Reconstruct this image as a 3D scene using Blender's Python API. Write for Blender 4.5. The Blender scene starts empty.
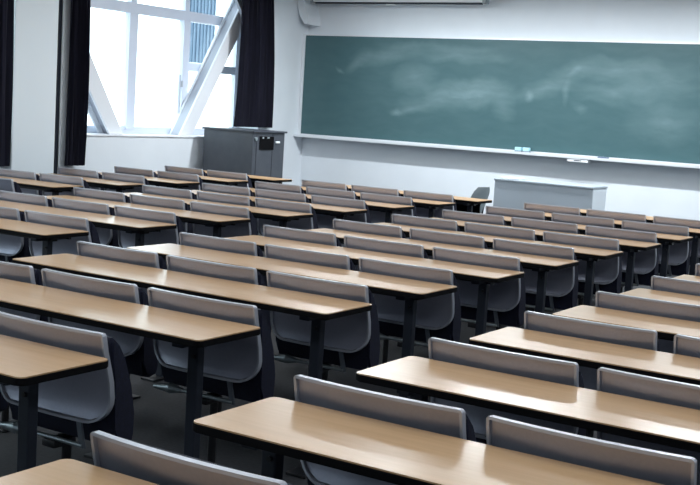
import bpy, bmesh, math, random
from mathutils import Vector, Matrix
random.seed(4)
C = bpy.context.scene.collection

# ------------------------------------------------------------------ camera, world, lights, exposure
H = 0.72                                   # desk top above the floor; heights measured from it below get + H
F_PX, YAW, PITCH, ROLL = 1162.6, -0.5606, -0.11505, 0.0615
cam_d = bpy.data.cameras.new('camera'); cam = bpy.data.objects.new('camera', cam_d); C.objects.link(cam)
fw = Vector((math.sin(YAW)*math.cos(PITCH), math.cos(YAW)*math.cos(PITCH), math.sin(PITCH)))
r0 = Vector((math.cos(YAW), -math.sin(YAW), 0)); u0 = r0.cross(fw)
rt = math.cos(ROLL)*r0 + math.sin(ROLL)*u0; up = -math.sin(ROLL)*r0 + math.cos(ROLL)*u0
cam.matrix_world = Matrix.Translation((2.5228, -3.0522, 0.8232+H)) @ Matrix((rt, up, -fw)).transposed().to_4x4()
cam_d.sensor_width = 36; cam_d.lens = F_PX/700*36; cam_d.clip_end = 200
bpy.context.scene.camera = cam

w = bpy.data.worlds.new('sky'); bpy.context.scene.world = w; w.use_nodes = True
wn = w.node_tree.nodes; bg = wn['Background']
bg.inputs[0].default_value = (.80, .93, 1.0, 1); bg.inputs[1].default_value = 4.2

vs = bpy.context.scene.view_settings
vs.view_transform = 'Standard'; vs.look = 'None'; vs.gamma = 1; vs.use_curve_mapping = False
vs.exposure = 0.0

XW, YW, ZC = -6.73, 10.277, 3.2            # window wall, chalkboard wall, ceiling
XR, YB = 5.0, -5.5                         # right wall, back wall
FRAME_X = -7.11

def area(name, loc, sx, sy, power, col=(1, .98, .95), rot=(0, 0, 0)):
    l = bpy.data.lights.new(name, 'AREA'); l.shape = 'RECTANGLE'; l.size = sx; l.size_y = sy
    l.energy = power; l.color = col
    o = bpy.data.objects.new(name, l); C.objects.link(o); o.location = loc; o.rotation_euler = rot
    return o
LAMPS = [(x, y) for x in (-4.8, -2.3, 0.2, 2.7) for y in (-1.8, 0.6, 3.0, 5.4, 7.6)]
for x, y in LAMPS:                         # ceiling fluorescents
    area('ceiling_lamp', (x, y, ZC-.10), .28, 1.2, 19, (.87, .94, 1))
for x in (-4.5, -2.4, -0.3):               # chalkboard lights
    area('chalkboard_lamp', (x, YW-1.9, ZC-.12), 1.6, .12, 82, (.90, .96, 1), (math.radians(-2), 0, 0))
WINDOWS = [(6.0, 9.25), (1.9, 5.0), (-1.9, 1.3), (-5.0, -2.5)]
for a, b in WINDOWS:                       # portals guide daylight sampling through the window openings
    l = area('window_portal', (XW-.47, (a+b)/2, (1.07+3.0)/2), 1.93, b-a, 1, rot=(0, -math.pi/2, 0))
    l.data.cycles.is_portal = True

# ------------------------------------------------------------------ materials
def mat(name, col, rough=.5, metal=0, spec=.5, coat=0):
    m = bpy.data.materials.new(name); m.use_nodes = True
    b = m.node_tree.nodes['Principled BSDF']
    b.inputs['Base Color'].default_value = (*col, 1); b.inputs['Roughness'].default_value = rough
    b.inputs['Metallic'].default_value = metal; b.inputs['Specular IOR Level'].default_value = spec
    b.inputs['Coat Weight'].default_value = coat; b.inputs['Coat Roughness'].default_value = .16
    return m
def noisy(m, scale, c1, c2, stretch=(1, 1, 1), detail=4, bump=0, lo=.35, hi=.65):
    nt = m.node_tree; b = nt.nodes['Principled BSDF']
    tc = nt.nodes.new('ShaderNodeTexCoord'); mp = nt.nodes.new('ShaderNodeMapping'); mp.inputs['Scale'].default_value = stretch
    n = nt.nodes.new('ShaderNodeTexNoise'); n.inputs['Scale'].default_value = scale; n.inputs['Detail'].default_value = detail
    r = nt.nodes.new('ShaderNodeValToRGB'); r.color_ramp.elements[0].position = lo; r.color_ramp.elements[1].position = hi
    r.color_ramp.elements[0].color = (*c1, 1); r.color_ramp.elements[1].color = (*c2, 1)
    nt.links.new(tc.outputs['Object'], mp.inputs[0]); nt.links.new(mp.outputs[0], n.inputs[0])
    nt.links.new(n.outputs['Fac'], r.inputs[0]); nt.links.new(r.outputs[0], b.inputs['Base Color'])
    if bump:
        bp = nt.nodes.new('ShaderNodeBump'); bp.inputs['Strength'].default_value = bump; bp.inputs['Distance'].default_value = .004
        nt.links.new(n.outputs['Fac'], bp.inputs['Height']); nt.links.new(bp.outputs[0], b.inputs['Normal'])
    return m
M = {}
M['wall'] = noisy(mat('white_wall_paint', (.8, .8, .8), .6), 3, (.74, .785, .83), (.765, .81, .855))
M['ceiling'] = mat('ceiling_board', (.8, .8, .8), .8)
M['pillar'] = mat('pillar_paint', (.70, .76, .80), .5)
M['floor'] = noisy(mat('dark_carpet', (.02, .02, .025), .8), 60, (.009, .010, .013), (.018, .019, .024), bump=.3)
M['laminate'] = noisy(mat('beech_laminate', (.6, .42, .27), .30, spec=.5, coat=.25), 5, (.54, .33, .165), (.59, .37, .195), (.6, 9, 9), 4)
M['black_edge'] = mat('black_edge_band', (.004, .004, .005), .7, spec=.1)
M['steel'] = mat('dark_grey_steel', (.015, .020, .032), .5, .1)
M['black_steel'] = mat('black_steel', (.008, .008, .010), .4)
M['back'] = noisy(mat('grey_chair_back', (.30, .30, .34), .33, .6), 90, (.38, .39, .47), (.40, .41, .49), detail=2)
M['rim'] = mat('pale_chair_rim', (.46, .48, .54), .3, .3)
M['navy'] = noisy(mat('navy_upholstery', (.01, .012, .04), .85), 120, (.002, .0035, .016), (.004, .006, .026), bump=.2)
M['chrome'] = mat('dull_chrome', (.40, .45, .47), .38, .8)
M['strut'] = mat('grey_strut', (.16, .18, .21), .4, .5)
M['alu'] = mat('pale_aluminium', (.75, .77, .80), .35, .3)
M['frame'] = mat('window_frame_paint', (.66, .71, .82), .4)
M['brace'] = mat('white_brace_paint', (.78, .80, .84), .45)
M['brace_web'] = mat('shade_grey_brace_web', (.42, .44, .50), .5)  # shade on the white brace's web and gusset, put into the colour as grey
M['curtain'] = noisy(mat('navy_curtain', (.012, .012, .03), .9), 30, (.008, .008, .019), (.014, .014, .033), (1, 1, .05))
M['lectern'] = noisy(mat('dark_grey_lectern', (.06, .065, .08), .45), 8, (.050, .057, .072), (.060, .067, .082))
M['lectern_top'] = mat('lectern_top', (.05, .055, .07), .4)
M['podium'] = mat('pale_grey_panel', (.36, .41, .46), .5)
M['podium_side'] = mat('podium_side_panel', (.74, .81, .87), .5)  # lighter than the front: lamplight on the side face put into the colour
M['black'] = mat('black_recess', (.003, .003, .004), .8, spec=.1)
M['eraser'] = mat('pale_blue_eraser', (.45, .75, .85), .7)
M['eraser_felt'] = mat('grey_felt', (.25, .32, .38), .9)
M['white'] = mat('white_plastic', (.80, .82, .84), .4)
M['teal_grey'] = mat('grey_green_shell', (.30, .34, .36), .45)
M['asphalt'] = mat('pale_ground', (.4, .4, .4), .9)
M['facade'] = mat('white_facade', (.85, .85, .85), .7)
def blue_cladding():
    m = mat('blue_cladding', (.2, .4, .6), .6); nt = m.node_tree
    tc = nt.nodes.new('ShaderNodeTexCoord'); wv = nt.nodes.new('ShaderNodeTexWave'); wv.bands_direction = 'Y'
    wv.inputs['Scale'].default_value = 2.2; wv.inputs['Distortion'].default_value = .4
    r = nt.nodes.new('ShaderNodeValToRGB'); r.color_ramp.elements[0].color = (.075, .115, .17, 1); r.color_ramp.elements[1].color = (.10, .15, .21, 1)
    nt.links.new(tc.outputs['Object'], wv.inputs[0]); nt.links.new(wv.outputs['Fac'], r.inputs[0])
    nt.links.new(r.outputs[0], nt.nodes['Principled BSDF'].inputs['Base Color']); return m
M['blue'] = blue_cladding()
def glass():
    m = bpy.data.materials.new('window_glass'); m.use_nodes = True; nt = m.node_tree; nt.nodes.clear()
    o = nt.nodes.new('ShaderNodeOutputMaterial'); mx = nt.nodes.new('ShaderNodeMixShader'); lw = nt.nodes.new('ShaderNodeLayerWeight'); lw.inputs[0].default_value = .5
    pw = nt.nodes.new('ShaderNodeMath'); pw.operation = 'POWER'; pw.inputs[1].default_value = 5; nt.links.new(lw.outputs['Facing'], pw.inputs[0])
    f = nt.nodes.new('ShaderNodeMath'); f.operation = 'MULTIPLY_ADD'; f.inputs[1].default_value = .6; f.inputs[2].default_value = .03; nt.links.new(pw.outputs[0], f.inputs[0])
    t = nt.nodes.new('ShaderNodeBsdfTransparent'); g = nt.nodes.new('ShaderNodeBsdfGlossy'); g.inputs['Roughness'].default_value = .02
    t.inputs[0].default_value = (.95, .98, .98, 1)
    nt.links.new(f.outputs[0], mx.inputs[0]); nt.links.new(t.outputs[0], mx.inputs[1]); nt.links.new(g.outputs[0], mx.inputs[2])
    nt.links.new(mx.outputs[0], o.inputs[0]); return m
M['glass'] = glass()
def board_mat():
    """green chalkboard with wiped chalk smears: elliptical smears warped by noise, board-local metres (x from the left edge, z from the tray)"""
    m = mat('green_chalkboard', (.06, .15, .14), .42, spec=.35); nt = m.node_tree; N = nt.nodes; L = nt.links
    b = N['Principled BSDF']
    tc = N.new('ShaderNodeTexCoord'); ns = N.new('ShaderNodeTexNoise'); ns.inputs['Scale'].default_value = 2.2; ns.inputs['Detail'].default_value = 5
    L.new(tc.outputs['Object'], ns.inputs[0])
    sub = N.new('ShaderNodeVectorMath'); sub.operation = 'SUBTRACT'; sub.inputs[1].default_value = (.5, .5, .5); L.new(ns.outputs['Color'], sub.inputs[0])
    sc = N.new('ShaderNodeVectorMath'); sc.operation = 'SCALE'; sc.inputs['Scale'].default_value = .22; L.new(sub.outputs[0], sc.inputs[0])
    ad = N.new('ShaderNodeVectorMath'); ad.operation = 'ADD'; L.new(tc.outputs['Object'], ad.inputs[0]); L.new(sc.outputs[0], ad.inputs[1])
    smears = SMEARS
    acc = None
    for (cx, cz, rx, rz, ang, s) in smears:
        mp = N.new('ShaderNodeMapping'); mp.vector_type = 'TEXTURE'
        mp.inputs['Location'].default_value = (cx, 0, cz); mp.inputs['Rotation'].default_value = (0, -ang, 0); mp.inputs['Scale'].default_value = (rx, 50, rz)
        L.new(ad.outputs[0], mp.inputs[0])
        g = N.new('ShaderNodeTexGradient'); g.gradient_type = 'SPHERICAL'; L.new(mp.outputs[0], g.inputs[0])
        mu = N.new('ShaderNodeMath'); mu.operation = 'MULTIPLY'; mu.inputs[1].default_value = s; L.new(g.outputs['Fac'], mu.inputs[0])
        if acc is None: acc = mu
        else:
            a2 = N.new('ShaderNodeMath'); a2.operation = 'ADD'; L.new(acc.outputs[0], a2.inputs[0]); L.new(mu.outputs[0], a2.inputs[1]); acc = a2
    fine = N.new('ShaderNodeTexNoise'); fine.inputs['Scale'].default_value = 3; fine.inputs['Detail'].default_value = 8
    fm = N.new('ShaderNodeMapping'); fm.inputs['Scale'].default_value = (1, 1, 3.5); fm.inputs['Rotation'].default_value = (0, .35, 0)
    L.new(ad.outputs[0], fm.inputs[0]); L.new(fm.outputs[0], fine.inputs[0])
    mr = N.new('ShaderNodeMapRange'); mr.inputs[1].default_value = .3; mr.inputs[2].default_value = .7; mr.inputs[3].default_value = .6; mr.inputs[4].default_value = 1.1
    L.new(fine.outputs['Fac'], mr.inputs[0])
    pr = N.new('ShaderNodeMath'); pr.operation = 'MULTIPLY'; pr.use_clamp = True; L.new(acc.outputs[0], pr.inputs[0]); L.new(mr.outputs[0], pr.inputs[1])
    base = N.new('ShaderNodeMath'); base.operation = 'MULTIPLY_ADD'; base.inputs[1].default_value = .10; L.new(fine.outputs['Fac'], base.inputs[0]); L.new(pr.outputs[0], base.inputs[2])
    mix = N.new('ShaderNodeMix'); mix.data_type = 'RGBA'
    mix.inputs[6].default_value = (.042, .102, .114, 1); mix.inputs[7].default_value = (.33, .45, .47, 1)
    L.new(base.outputs[0], mix.inputs[0]); L.new(mix.outputs[2], b.inputs['Base Color'])
    return m
SMEARS = [  # centre x, centre z, radius x, radius z, tilt, strength
    (1.36, 1.13, 0.67, 0.15, 0.17, 0.26), (2.42, 1.13, 0.78, 0.12, 0.00, 0.24), (0.91, 1.02, 0.28, 0.09, 0.56, 0.22), (1.79, 0.86, 0.39, 0.24, 0.14, 0.24), (2.37, 0.65, 0.91, 0.21, 0.17, 0.30), (1.73, 0.45, 0.35, 0.07, 0.21, 0.22), (2.79, 0.71, 0.49, 0.22, 0.00, 0.22), (3.09, 0.54, 0.18, 0.22, 0.00, 0.18), (3.59, 0.76, 0.50, 0.14, 0.21, 0.24), (3.40, 0.68, 0.08, 0.07, 0.00, 0.30), (3.88, 0.97, 0.45, 0.16, 0.42, 0.18), (4.47, 1.06, 0.67, 0.17, 0.00, 0.24), (4.49, 0.79, 0.57, 0.21, 0.00, 0.22), (5.05, 0.91, 0.54, 0.27, 0.00, 0.20), (5.09, 0.47, 0.51, 0.31, 0.00, 0.22), (3.90, 0.76, 0.05, 0.21, 0.00, 0.20), (3.96, 1.02, 0.12, 0.06, 0.70, 0.20), (4.06, 0.57, 0.13, 0.06, -0.63, 0.18), (0.62, 0.92, 0.09, 0.04, -0.63, 0.28), (1.55, 0.40, 0.11, 0.05, 0.28, 0.28), (2.15, 1.25, 1.00, 0.08, -0.04, 0.15), ]

# ------------------------------------------------------------------ mesh helpers
def box(bm, x0, x1, y0, y1, z0, z1, bev=0):
    n = len(bm.verts)
    r = bmesh.ops.create_cube(bm, size=1)
    bmesh.ops.scale(bm, vec=(x1-x0, y1-y0, z1-z0), verts=r['verts'])
    bmesh.ops.translate(bm, vec=((x0+x1)/2, (y0+y1)/2, (z0+z1)/2), verts=r['verts'])
    if bev:
        es = list({e for v in r['verts'] for e in v.link_edges})
        bmesh.ops.bevel(bm, geom=es, offset=bev, segments=2, affect='EDGES', profile=.5)
def prism(bm, pts, axis, a, b):
    """closed polygon pts (2-D) extruded along axis from a to b; pts are the two other axes in order"""
    def P(p, t): return {'x': (t, p[0], p[1]), 'y': (p[0], t, p[1]), 'z': (p[0], p[1], t)}[axis]
    va = [bm.verts.new(P(p, a)) for p in pts]; vb = [bm.verts.new(P(p, b)) for p in pts]
    n = len(pts); bm.faces.new(va); bm.faces.new(vb[::-1])
    for i in range(n): bm.faces.new((va[i], vb[i], vb[(i+1) % n], va[(i+1) % n]))
def tube(bm, p0, p1, ra, rb=None, seg=12):
    p0, p1 = Vector(p0), Vector(p1); rb = ra if rb is None else rb
    d = p1-p0; q = d.to_track_quat('Z', 'Y').to_matrix().to_4x4()
    bmesh.ops.create_cone(bm, cap_ends=True, segments=seg, radius1=ra, radius2=rb, depth=d.length, matrix=Matrix.Translation((p0+p1)/2) @ q)
def sweep(bm, path, wv, hv, closed=False):
    """rectangular section along a path; wv(i), hv(i) give the half-width and half-height vectors"""
    rings = []
    for i, p in enumerate(path):
        a, b = wv(i), hv(i); rings.append([bm.verts.new(Vector(p)+s*a+t*b) for s, t in ((1, 1), (-1, 1), (-1, -1), (1, -1))])
    n = len(path)
    for i in range(n if closed else n-1):
        r, s = rings[i], rings[(i+1) % n]
        for k in range(4): bm.faces.new((r[k], r[(k+1) % 4], s[(k+1) % 4], s[k]))
    if not closed: bm.faces.new(rings[0]); bm.faces.new(rings[-1][::-1])
def link(name, bm, m, parent=None, smooth=False, loc=None):
    bmesh.ops.recalc_face_normals(bm, faces=bm.faces)
    me = bpy.data.meshes.new(name); bm.to_mesh(me); bm.free(); me.materials.append(m)
    if smooth:
        for f in me.polygons: f.use_smooth = True
        try: me.set_sharp_from_angle(angle=math.radians(38))
        except Exception: pass
    o = bpy.data.objects.new(name, me); C.objects.link(o)
    if parent: o.parent = parent
    if loc: o.location = loc
    return o
def NB(): return bmesh.new()
def thing(name, label, cat, loc=(0, 0, 0), rz=0, group=None):
    o = bpy.data.objects.new(name, None); C.objects.link(o); o.location = loc; o.rotation_euler = (0, 0, rz); o.empty_display_size = .1
    tag(o, label, cat, group); return o
def tag(o, label, cat, group=None):
    o['label'] = label; o['category'] = cat
    if group: o['group'] = group
    return o
def struct(name, bm, m, label=None):
    o = link(name, bm, m); o['kind'] = 'structure'
    if label: o['label'] = label
    return o
def copy_tree(o, parent=None):
    c = o.copy(); C.objects.link(c)
    if parent: c.parent = parent
    for ch in list(o.children): copy_tree(ch, c)
    return c

# ------------------------------------------------------------------ the room
b = NB(); box(b, XW-.45, XR+.2, YB-.2, YW+.2, -.2, 0); struct('floor', b, M['floor'])
b = NB(); box(b, XW-.45, XR+.2, YB-.2, YW+.2, ZC, ZC+.2); struct('ceiling', b, M['ceiling'])
b = NB(); box(b, XW-.45, XR+.2, YW, YW+.2, 0, ZC); struct('wall_front', b, M['wall'])
b = NB(); box(b, XR, XR+.2, YB, YW, 0, ZC); struct('wall_right', b, M['wall'])
b = NB(); box(b, XW-.45, XR+.2, YB-.2, YB, 0, ZC); struct('wall_back', b, M['wall'])
SILL, HEAD = .345+H, 3.0
b = NB()
box(b, XW-.45, XW, YB, YW, 0, SILL); box(b, XW-.45, XW, YB, YW, HEAD, ZC)
edges = sorted(WINDOWS); y = YB
for a, c in edges:
    box(b, XW-.45, XW, y, a, SILL, HEAD); y = c
box(b, XW-.45, XW, y, YW, SILL, HEAD)
struct('wall_left', b, M['wall'])
# pillar between the two windows, with a dark strip painting the shadow in the gap beside it
b = NB(); box(b, XW, XW+.10, 5.03, 5.60, 0, ZC, .006); struct('wall_pillar', b, M['pillar'], 'white pillar between the curtains')
b = NB(); box(b, XW, XW+.012, 5.690, 5.735, 0, ZC); struct('trim_1', b, M['steel'], 'dark vertical strip painting the gap shadow beside the pillar')
b = NB(); box(b, XW, XW+.02, 5.745, 5.84, 0, ZC, .004); struct('trim_2', b, M['wall'], 'narrow white upright strip beside the curtain')
# windows
def window(n, a, c, mull, rail, extra=()):
    root = bpy.data.objects.new('window_%d' % n, None); C.objects.link(root); root['kind'] = 'structure'
    b = NB(); x0, x1 = FRAME_X-.035, FRAME_X+.035
    box(b, x0, x1, a, c, SILL, SILL+.07); box(b, x0, x1, a, c, HEAD-.06, HEAD)
    box(b, x0, x1, a, a+.07, SILL+.07, HEAD-.06); box(b, x0, x1, c-.10, c, SILL+.07, HEAD-.06)
    box(b, x0-.01, x1+.02, a+.07, c-.10, rail, rail+.12)
    for m0, m1 in mull:
        box(b, x0, x1+.01, m0, m1, SILL+.07, rail); box(b, x0, x1, m0+.02, m1-.02, rail+.12, HEAD-.06)
    for (e0, e1, f0, f1) in extra: box(b, x0+.01, x1-.01, e0, e1, f0, f1)
    o = link('window_frame', b, M['frame'], root)
    b = NB(); box(b, FRAME_X-.004, FRAME_X+.004, a+.05, c-.05, SILL+.05, HEAD-.04); link('pane', b, M['glass'], root)
    b = NB(); box(b, FRAME_X+.035, XW+.015, a+.002, c-.002, SILL, SILL+.018, .004); link('window_sill', b, M['brace'], root)
    return root
w1 = window(1, 6.0, 9.25, [(7.12, 7.26), (8.08, 8.20)], 1.765+H, [(8.20, 9.15, 1.16+H, 1.26+H), (6.07, 9.15, SILL+.07, SILL+.10)])
b = NB(); box(b, FRAME_X+.045, FRAME_X+.07, 8.02, 8.035, .62+H, 1.10+H, .003); box(b, FRAME_X+.04, FRAME_X+.085, 8.035, 8.06, .95+H, 1.03+H, .004)
link('window_latch', b, M['brace_web'], w1)
window(2, 1.9, 5.0, [(2.9, 3.03), (3.9, 4.03)], 1.765+H)
window(3, -1.9, 1.3, [(-.9, -.77), (.1, .23)], 1.765+H)
window(4, -5.0, -2.5, [(-3.8, -3.67)], 1.765+H)
# white steel braces in the window opening: two flanges and a web each
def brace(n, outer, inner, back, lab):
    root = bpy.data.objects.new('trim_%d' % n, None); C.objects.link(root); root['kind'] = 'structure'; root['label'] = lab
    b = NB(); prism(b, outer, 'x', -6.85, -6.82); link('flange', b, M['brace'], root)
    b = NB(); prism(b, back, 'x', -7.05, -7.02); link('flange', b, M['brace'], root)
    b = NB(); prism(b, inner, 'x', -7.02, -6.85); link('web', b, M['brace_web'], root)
h = H
# right-hand brace leans out to the right as it rises; left-hand one mirrors it
brace(3, [(7.80, .365+h), (8.02, .365+h), (9.02, 1.90+h), (9.02, 2.26+h)], [(7.86, .365+h), (7.91, .365+h), (9.0, 2.0+h), (9.0, 2.12+h)],
      [(7.86, .365+h), (8.08, .365+h), (9.05, 1.90+h), (9.05, 2.26+h)], 'white diagonal steel brace rising to the right across the window')
brace(4, [(6.82, .365+h), (6.60, .365+h), (6.02, 1.20+h), (6.02, 1.60+h)], [(6.76, .365+h), (6.71, .365+h), (6.02, 1.35+h), (6.02, 1.45+h)],
      [(6.86, .365+h), (6.64, .365+h), (6.02, 1.20+h), (6.02, 1.56+h)], 'white diagonal steel brace running down from the curtain')
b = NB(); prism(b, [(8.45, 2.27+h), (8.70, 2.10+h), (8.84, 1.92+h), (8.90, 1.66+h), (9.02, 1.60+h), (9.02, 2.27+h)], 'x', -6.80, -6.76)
struct('trim_5', b, M['brace_web'], 'curved gusset plate with its shade painted grey, at the top of the brace')
# curved white haunch high up in the corner beside the chalkboard
b = NB()
ys0, ys1 = 9.98, YW
dark = [(-6.73, 2.40+h), (-6.73, 2.24+h), (-6.715, 2.12+h), (-6.68, 2.02+h), (-6.60, 1.91+h), (-6.53, 1.90+h), (-6.55, 2.02+h), (-6.60, 2.14+h), (-6.63, 2.27+h), (-6.65, 2.40+h)]
prism(b, dark, 'y', ys0, ys1); struct('trim_6', b, M['wall'], 'curved white haunch high in the corner by the chalkboard')

# outside
b = NB(); box(b, -40, XW-.5, -10, 45, -6.2, -6.0); struct('ground', b, M['asphalt'])
bd = thing('building', 'pale building with blue ribbed cladding seen through the window', 'building', (-12.3, 14.28, -6.0))
b = NB(); box(b, -.3, .25, -.46, .46, 0, 14); link('wall', b, M['facade'], bd)
b = NB(); box(b, .25, .30, -.42, .43, 6+1.5+H, 13.8)
for k in range(9): box(b, .30, .32, -.42+k*.1, -.39+k*.1, 6+1.5+H, 13.8)
link('cladding', b, M['blue'], bd)

# ------------------------------------------------------------------ chalkboard and what is on it
BX0, BX1, BY, BZ0, BZ1 = -6.725, .55, 10.157, .411+H, 1.79+H
cb = thing('chalkboard', 'long green chalkboard with wiped chalk smears on the front wall', 'chalkboard', (BX0, BY, BZ0))
b = NB(); box(b, .035, BX1-BX0-.035, 0, .02, .02, BZ1-BZ0-.02); link('writing_surface', b, board_mat(), cb)
b = NB(); wd, ht = BX1-BX0, BZ1-BZ0
box(b, 0, .045, -.012, .12, 0, ht); box(b, wd-.045, wd, -.012, .12, 0, ht); box(b, .045, wd-.045, -.008, .12, ht-.022, ht); box(b, .045, wd-.045, -.006, .12, 0, .022)
box(b, .045, wd-.045, .025, .12, .022, ht-.022)
link('board_frame', b, M['alu'], cb)
b = NB(); box(b, -.0, wd, -.10, .05, -.022, .0); box(b, 0, wd, -.105, -.098, -.022, .010); link('chalk_tray', b, M['alu'], cb)
b = NB(); box(b, 3.995, 4.255, -.095, -.015, -.062, -.022, .004); link('tray_drawer', b, M['white'], cb)
b = NB(); tube(b, (4.08, -.098, -.043), (4.17, -.098, -.043), .004); link('handle', b, M['steel'], cb)
def eraser(x, m1, m2, lab, w=.085):
    e = thing('chalkboard_eraser', lab, 'eraser', (x, BY-.055, BZ0+.0005), group='erasers on the chalk tray')
    b = NB(); box(b, -w/2, w/2, -.027, .027, 0, .022, .003); link('felt', b, m2, e)
    b = NB(); box(b, -w/2, w/2, -.025, .025, .022, .062, .005); link('grip', b, m1, e)
eraser(-3.385, M['eraser'], M['eraser_felt'], 'pale blue chalkboard eraser on the chalk tray, left of the pair')
eraser(-3.280, M['eraser'], M['eraser_felt'], 'pale blue chalkboard eraser on the chalk tray, right of the pair')
e = thing('chalk_holder', 'small dark blue chalk holder lying on the chalk tray right of the drawer', 'chalk holder', (-2.30, BY-.055, BZ0+.0005))
b = NB(); box(b, -.07, .07, -.012, .012, 0, .022, .005); link('holder_body', b, mat('slate_blue', (.07, .11, .20), .4), e)
b = NB(); tube(b, (.07, 0, .011), (.12, 0, .011), .006); link('chalk', b, M['white'], e)
b = NB(); tube(b, (-.06, 0, 0.0065), (.04, 0.01, 0.0065), .006); tag(link('chalk_stick', b, M['white'], loc=(-2.02, BY-.055, BZ0)), 'white stick of chalk on the tray, far right of the erasers', 'chalk')
# projection screen case at the top edge of the picture
ps = thing('projection_screen', 'rolled-up projection screen in a pale case above the chalkboard', 'projection screen', (-6.50, 10.06, 2.19+H))
b = NB(); box(b, 0, 2.52, -.05, .05, .015, .13, .012); link('screen_case', b, M['white'], ps)
b = NB(); box(b, .02, 2.50, -.02, .02, -.006, .015, .003); link('weight_bar', b, M['steel'], ps)
b = NB(); box(b, 2.52, 2.57, -.055, .055, 0.0, .135, .01); link('end_cap', b, M['teal_grey'], ps)
b = NB(); box(b, -.04, 0.0, -.055, .055, 0.0, .135, .01); link('end_cap', b, M['teal_grey'], ps)
b = NB(); box(b, 1.12, 1.26, -.012, .012, -.022, -.006, .003); link('pull_tab', b, M['white'], ps)
b = NB(); box(b, .2, .26, .05, YW-10.06, .03, .10); box(b, 2.2, 2.26, .05, YW-10.06, .03, .10); link('wall_bracket', b, M['steel'], ps)

# ------------------------------------------------------------------ curtains
def curtain(y0, y1, z0, z1, folds, lab, x=XW+.09, flare=0.0, y1top=None):
    root = thing('curtain', lab, 'curtain', (x, 0, z0), group='navy curtains at the window wall')
    b = NB(); n = folds*10; nz = 14; g = []
    for j in range(nz+1):
        t = j/nz; z = (z1-z0)*t; row = []
        a = y0 - flare*(1-t)**2; c = y1 if y1top is None else y1+(y1top-y1)*t
        for i in range(n+1):
            s = i/n; ph = s*folds*2*math.pi
            row.append((.030*math.sin(ph+.5*math.sin(3*t))+.010*math.sin(ph*2.3+1.7*t)+(.012 if False else 0), a+(c-a)*s+.008*math.sin(5*t+ph), z))
        g.append(row)
    V = [[b.verts.new(p) for p in r] for r in g]
    for j in range(nz):
        for i in range(n): b.faces.new((V[j][i], V[j][i+1], V[j+1][i+1], V[j+1][i]))
    bmesh.ops.solidify(b, geom=b.faces[:], thickness=.006)
    link('cloth', b, M['curtain'], root, True)
    b = NB(); tube(b, (0, y0-.05, z1-z0+.02), (0, (y1top or y1)+.05, z1-z0+.02), .012); link('curtain_rail', b, M['alu'], root)
    for yy in (y0+.02, (y1top or y1)-.02):
        b = NB(); box(b, -.088, .0, yy-.008, yy+.008, z1-z0+.012, z1-z0+.028); link('rail_bracket', b, M['alu'], root)
    return root
curtain(5.755, 6.045, .03+H, 3.0, 4, 'narrow dark navy curtain drawn beside the white pillar, left of the window')
curtain(8.64, 9.43, .50+H, 3.0, 7, 'wide dark navy curtain hanging behind the lectern, right of the window', flare=.03, y1top=9.31)
curtain(4.25, 5.015, .03+H, 3.0, 5, 'dark navy curtain cut off by the left edge of the picture')

# ------------------------------------------------------------------ lectern, podium, teacher's chair
lt = thing('lectern', 'dark grey cabinet lectern standing in front of the window corner', 'lectern', (-6.61, 8.0, 0))
LW, LD, LH = .75, .64, .465+H
b = NB(); box(b, 0, LW, 0, LD, .06, LH, .004)
link('cabinet', b, M['lectern'], lt)
b = NB(); box(b, .02, LW-.02, .02, LD-.02, 0, .06); link('plinth', b, M['black'], lt)
b = NB(); box(b, -.02, LW+.02, -.02, LD+.03, LH, LH+.022, .005); link('top', b, M['lectern_top'], lt)
b = NB(); box(b, LW, LW+.006, .07, .085, .08, LH-.005); box(b, LW, LW+.006, .39, .395, .08, LH-.005)
link('side_seam', b, M['lectern_top'], lt)
b = NB(); box(b, LW, LW+.010, .13, .41, LH-.205, LH-.045, .002); link('connector_panel', b, M['black'], lt)
b = NB(); box(b, LW+.010, LW+.016, .17, .20, LH-.07, LH-.05); box(b, LW+.010, LW+.016, .27, .31, LH-.07, LH-.05); link('connector', b, M['teal_grey'], lt)
b = NB(); tube(b, (LW, .045, LH-.075), (LW+.02, .045, LH-.075), .022); link('lock', b, M['chrome'], lt)
b = NB(); box(b, LW, LW+.018, .45, .53, LH-.125, LH-.10, .004); link('handle', b, M['white'], lt)

pd = thing('teacher_desk', 'pale grey teacher desk with solid front panel below the chalkboard', 'desk', (-2.965, 8.6, 0))
PW, PD, PH = 1.13, .42, .155+H
b = NB(); box(b, .0, PW, 0, .025, .05, PH-.022, .003); link('front_panel', b, M['podium'], pd)
for x0 in (0, PW-.03):
    b = NB(); box(b, x0, x0+.03, .025, PD, 0, PH-.022, .003); link('side_panel', b, M['podium_side'], pd)
b = NB(); box(b, -.008, PW+.008, -.01, PD+.01, PH-.022, PH, .005); link('desktop', b, M['podium'], pd)
b = NB(); box(b, .03, PW-.03, .06, PD-.02, .30, .32); link('shelf', b, M['podium'], pd)
b = NB(); box(b, -.09, .13, -.06, .10, 0, .018, .006); o = link('document_tray', b, M['podium_side'], loc=(-2.83, 8.72, PH+.0005)); tag(o, 'low pale tray on the left corner of the teacher desk', 'tray')

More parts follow.
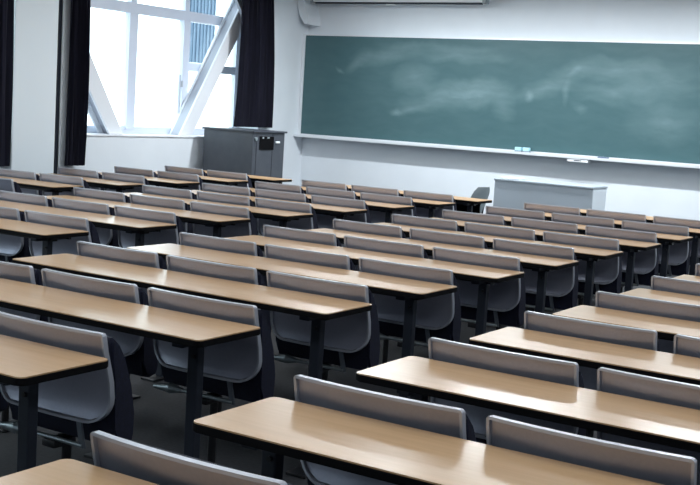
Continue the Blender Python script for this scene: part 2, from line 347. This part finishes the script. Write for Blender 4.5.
tc = thing('teacher_chair', 'single grey-green chair standing beside the pale teacher desk', 'chair', (-3.09, 8.05, 0), math.radians(90))
b = NB(); n = 10; g = []
for j in range(9):
    t = j/8; zz = .47+.335*t; row = []
    for i in range(n+1):
        s = i/n*2-1; wdt = .215*(1-.25*max(0, t-.7)**1.2/.3) * (1-.0*t)
        if t > .8: wdt *= math.sqrt(max(.2, 1-((t-.8)/.2)**2*.45))
        row.append(b.verts.new((s*wdt, -.20-.11*t+.05*s*s, zz)))
    g.append(row)
for j in range(8):
    for i in range(n): b.faces.new((g[j][i], g[j][i+1], g[j+1][i+1], g[j+1][i]))
bmesh.ops.solidify(b, geom=b.faces[:], thickness=.016); link('backrest', b, M['teal_grey'], tc, True)
b = NB(); box(b, -.21, .21, -.19, .22, .425, .455, .012); link('seat', b, M['teal_grey'], tc)
for s in (-1, 1):
    b = NB(); tube(b, (s*.13, -.19, .43), (s*.13, -.215, .60), .010); link('back_support', b, M['steel'], tc)
for sx in (-1, 1):
    for sy in (-1, 1):
        b = NB(); tube(b, (sx*.17, sy*.16, .43), (sx*.21, sy*.20, 0), .012); link('leg', b, M['steel'], tc)

# ------------------------------------------------------------------ desks
P, D, W3, W2 = .78996, .36851, 1.8, 1.2
def rrect(x0, x1, y0, y1, r, k=6):
    pts = []
    for cx, cy, a0 in ((x1-r, y1-r, 0), (x0+r, y1-r, 90), (x0+r, y0+r, 180), (x1-r, y0+r, 270)):
        for i in range(k+1):
            a = math.radians(a0+90*i/k); pts.append((cx+r*math.cos(a), cy+r*math.sin(a)))
    return pts
def make_desk(width):
    """origin on the floor at the middle of the near edge"""
    t = thing('lecture_desk', '', 'desk')
    hw = width/2+.022
    b = NB(); prism(b, rrect(-hw+.003, hw-.003, .003, D-.003, .022), 'z', H-.004, H); link('tabletop', b, M['laminate'], t)
    b = NB(); prism(b, rrect(-hw, hw, 0, D, .025), 'z', H-.026, H-.004)
    bmesh.ops.bevel(b, geom=[e for e in b.edges if abs(e.verts[0].co.z-e.verts[1].co.z) < 1e-6 and e.verts[0].co.z < H-.02], offset=.003, segments=1, affect='EDGES')
    link('edge_band', b, M['black_edge'], t)
    b = NB(); box(b, -hw+.10, hw-.10, .15, .20, H-.060, H-.030); box(b, -hw+.10, hw-.10, .29, .31, H-.055, H-.030); link('support_rail', b, M['black_steel'], t)
    for s in (-1, 1):
        x = s*(hw-.150)
        b = NB(); box(b, x-.024, x+.024, .150, .190, .012, H-.056, .005)
        box(b, x-.024, x+.024, .06, .32, H-.056, H-.031, .003)
        p = link('post', b, M['steel'], t)
        b = NB(); tube(b, (x+.006, .143, H-.10), (x+.006, .152, H-.10), .008); link('bolt', b, M['black_steel'], p)
        b = NB(); box(b, x-.05, x+.05, .06, .29, 0, .012, .003); link('foot_plate', b, M['black_steel'], p)
    return t

# ------------------------------------------------------------------ lecture chairs
PROF = [(.070, .021), (.035, .028), (0, .036), (-.03, .045), (-.06, .055), (-.09, .063), (-.12, .068), (-.16, .071), (-.20, .069), (-.225, .064), (-.245, .057)]
def prof(z):
    if z >= PROF[0][0]: return PROF[0][1]
    for (z0, y0_), (z1, y1_) in zip(PROF, PROF[1:]):
        if z >= z1: return y1_+(y0_-y1_)*(z-z1)/(z0-z1)
    return PROF[-1][1]
HWB, ZT, ZB, RT, RB = .2665, .070, -.243, .012, .095
def S(x, z): return prof(z) - .018*(1-min(1, abs(x)/HWB)**2.2)
def outline(ins, k=7):
    pts = []
    for cx, cz, r, a0 in ((HWB-RT, ZT-RT, RT, 0), (-HWB+RT, ZT-RT, RT, 90), (-HWB+RB, ZB+RB, RB, 180), (HWB-RB, ZB+RB, RB, 270)):
        for i in range(k+1):
            a = math.radians(a0+90*i/k); pts.append((cx+(r-ins)*math.cos(a), cz+(r-ins)*math.sin(a)))
    out = []
    for i, p in enumerate(pts):
        q = pts[(i+1) % len(pts)]; L = math.hypot(q[0]-p[0], q[1]-p[1]); m = max(1, int(L/.045))
        out += [(p[0]+(q[0]-p[0])*s/m, p[1]+(q[1]-p[1])*s/m) for s in range(m)]
    return out
def half_width(z, ins):
    if z > ZT-RT: d = z-(ZT-RT); r = RT-ins; return HWB-RT+math.sqrt(max(0, r*r-d*d)) if r > 0 else HWB-ins
    if z < ZB+RB: d = (ZB+RB)-z; r = RB-ins; return HWB-RB+math.sqrt(max(0, r*r-d*d))
    return HWB-ins
def make_chair():
    """origin on the floor, below the middle of the desk's far edge; the sitter faces +y"""
    t = thing('lecture_chair', '', 'chair', group='grey lecture chairs')
    # rim swept round the outline
    pts = outline(.0048); path = [Vector((x, S(x, z), z+H)) for x, z in pts]; n = len(path)
    def tan(i): return (path[(i+1) % n]-path[i-1]).normalized()
    def wv(i): return tan(i).cross(Vector((0, 1, 0))).normalized()*.0042
    b = NB(); sweep(b, path, wv, lambda i: Vector((0, .010, 0)), True); link('backrest_rim', b, M['rim'], t, True)
    # panel
    b = NB(); zs = [ZT-.010-(ZT-.010-ZB-.010)*(j/16) for j in range(17)]; nx = 16; rows = []
    for z in zs:
        hw = HWB-.0125
        if z < ZB+RB: hw = half_width(z, .008)-.003
        rows.append([b.verts.new((hw*(2*i/nx-1), S(hw*(2*i/nx-1), z)+.008, z+H)) for i in range(nx+1)])
    for r, s in zip(rows, rows[1:]):
        for i in range(nx): b.faces.new((r[i], r[i+1], s[i+1], s[i]))
    bmesh.ops.recalc_face_normals(b, faces=b.faces); bmesh.ops.solidify(b, geom=b.faces[:], thickness=.008)
    link('backrest', b, M['back'], t, True)
    # folded-up seat in front of the back
    b = NB(); side = [(.064, .030), (.072, .046), (.086, .044), (.118, .015), (.145, -.03), (.165, -.12), (.185, -.22), (.197, -.29), (.188, -.325), (.150, -.335), (.110, -.325), (.098, -.26), (.094, -.17), (.092, -.10), (.080, -.03)]
    prism(b, [(y, z+H) for y, z in side], 'x', -.255, .255)
    bmesh.ops.bevel(b, geom=[e for e in b.edges if abs(abs(e.verts[0].co.x)-.255) < 1e-4 and abs(e.verts[0].co.x-e.verts[1].co.x) < 1e-4], offset=.014, segments=2, affect='EDGES')
    link('seat', b, M['navy'], t, True)
    # carrier: chrome arm with hub, strut up to the back, dark pedestal
    b = NB(); tube(b, (-.16, .060, -.328+H), (.15, .060, -.328+H), .008); link('arm', b, M['chrome'], t, True)
    b = NB(); tube(b, (-.25, .060, -.335+H), (-.16, .060, -.328+H), .008, .022, 16); tube(b, (-.16, .060, -.328+H), (-.10, .060, -.328+H), .022, .009, 16); link('arm_hub', b, M['chrome'], t, True)
    b = NB(); sweep(b, [Vector((.15, .060, -.335+H)), Vector((.125, .062, -.232+H))], lambda i: Vector((.010, 0, 0)), lambda i: Vector((0, .005, 0))); link('strut', b, M['strut'], t)
    b = NB(); tube(b, (0, .135, .012), (0, .135, -.334+H), .017); box(b, -.03, .03, .05, .15, -.362+H, -.336+H, .004); link('pedestal', b, M['black_steel'], t, True)
    b = NB(); box(b, -.05, .05, .08, .19, 0, .010, .003); link('base_plate', b, M['black_steel'], t)
    return t

COLS = {'Z': (-4.9061, 2), 'A': (-2.4621, 3), 'B': (0.0, 3), 'C': (2.4693, 3)}    # right end of the desks, seats per desk
BLOCK = {'Z': 'block along the windows', 'A': 'second block from the windows', 'B': 'third block from the windows', 'C': 'rightmost block'}
ORD = ['', 'second ', 'third ', 'fourth ', 'fifth ', 'sixth ', 'seventh ']
NEAR = {'Z': -99, 'A': 2, 'B': -1, 'C': -2}
VIEW_DESK = {'Z': range(5, 10), 'A': range(2, 10), 'B': range(-1, 10), 'C': range(-2, 5)}
SEATS = {  # seats in view at each desk row (0 = left)
    'Z': {4: [1], 5: [0, 1], 6: [0, 1], 7: [0, 1], 8: [0, 1]},
    'A': {1: [], 2: [1, 2], **{r: [0, 1, 2] for r in range(3, 9)}},
    'B': {-1: [1, 2], 0: [0, 1, 2], **{r: [0, 1, 2] for r in range(1, 9)}},
    'C': {-2: [0, 1, 2], -1: [0, 1, 2], 0: [0, 1], 1: [0, 1], 2: [0], 3: [0], 4: [0]}}
FRONT = {'Z': 9, 'A': 9, 'B': 9, 'C': 9}
def row_words(col, r):
    f, n = 9-r, r-NEAR[col]
    if col == 'C': n = r+2
    if col == 'C' or n < f: return ORD[n]+'nearest', 'nearest'
    return ('front-row' if f == 0 else ORD[f].strip()), 'front'
def desk_label(col, r):
    wd, k = row_words(col, r)
    if k == 'nearest': return 'beech topped lecture desk, %s the camera, %s' % (wd, BLOCK[col])
    if wd == 'front-row': return 'beech topped lecture desk, front row with no chairs beyond, %s' % BLOCK[col]
    return 'beech topped lecture desk, %s from the front, %s' % (wd, BLOCK[col])
def chair_label(col, r, s):
    wd, k = row_words(col, r)
    if COLS[col][1] == 2: pos = 'left one' if s == 0 else 'right one'
    else: pos = ('leftmost', 'middle', 'rightmost')[s]
    blk = BLOCK[col].replace('from the windows', 'from windows').replace('along the windows', 'by the windows')
    if k == 'nearest': return 'grey lecture chair, %s beyond the %s desk, %s' % (pos, wd, blk)
    return 'grey lecture chair, %s beyond the %s desk from front, %s' % (pos, wd, blk)
protos = {}; chair0 = None
for col, (xr, ns) in COLS.items():
    wd = .6*ns
    rows = sorted(set(VIEW_DESK[col]) | set(SEATS[col]))
    for r in rows:
        if r in VIEW_DESK[col]:
            if ns not in protos: o = protos[ns] = make_desk(wd)
            else: o = copy_tree(protos[ns])
            o.location = (xr-wd/2, r*P, 0)
            if r == 9:                         # front row: dark panel closing the side towards the chalkboard
                b = NB(); box(b, -wd/2+.10, wd/2-.10, .325, .343, H-.42, H-.027, .002); link('front_panel', b, M['black_edge'], o)
            o['label'] = desk_label(col, r); o['group'] = 'long lecture desks'
        for s in SEATS[col].get(r, []):
            if chair0 is None: o = chair0 = make_chair()
            else: o = copy_tree(chair0)
            o.location = (xr-wd+.3+.6*s, r*P+D, 0); o['label'] = chair_label(col, r, s)
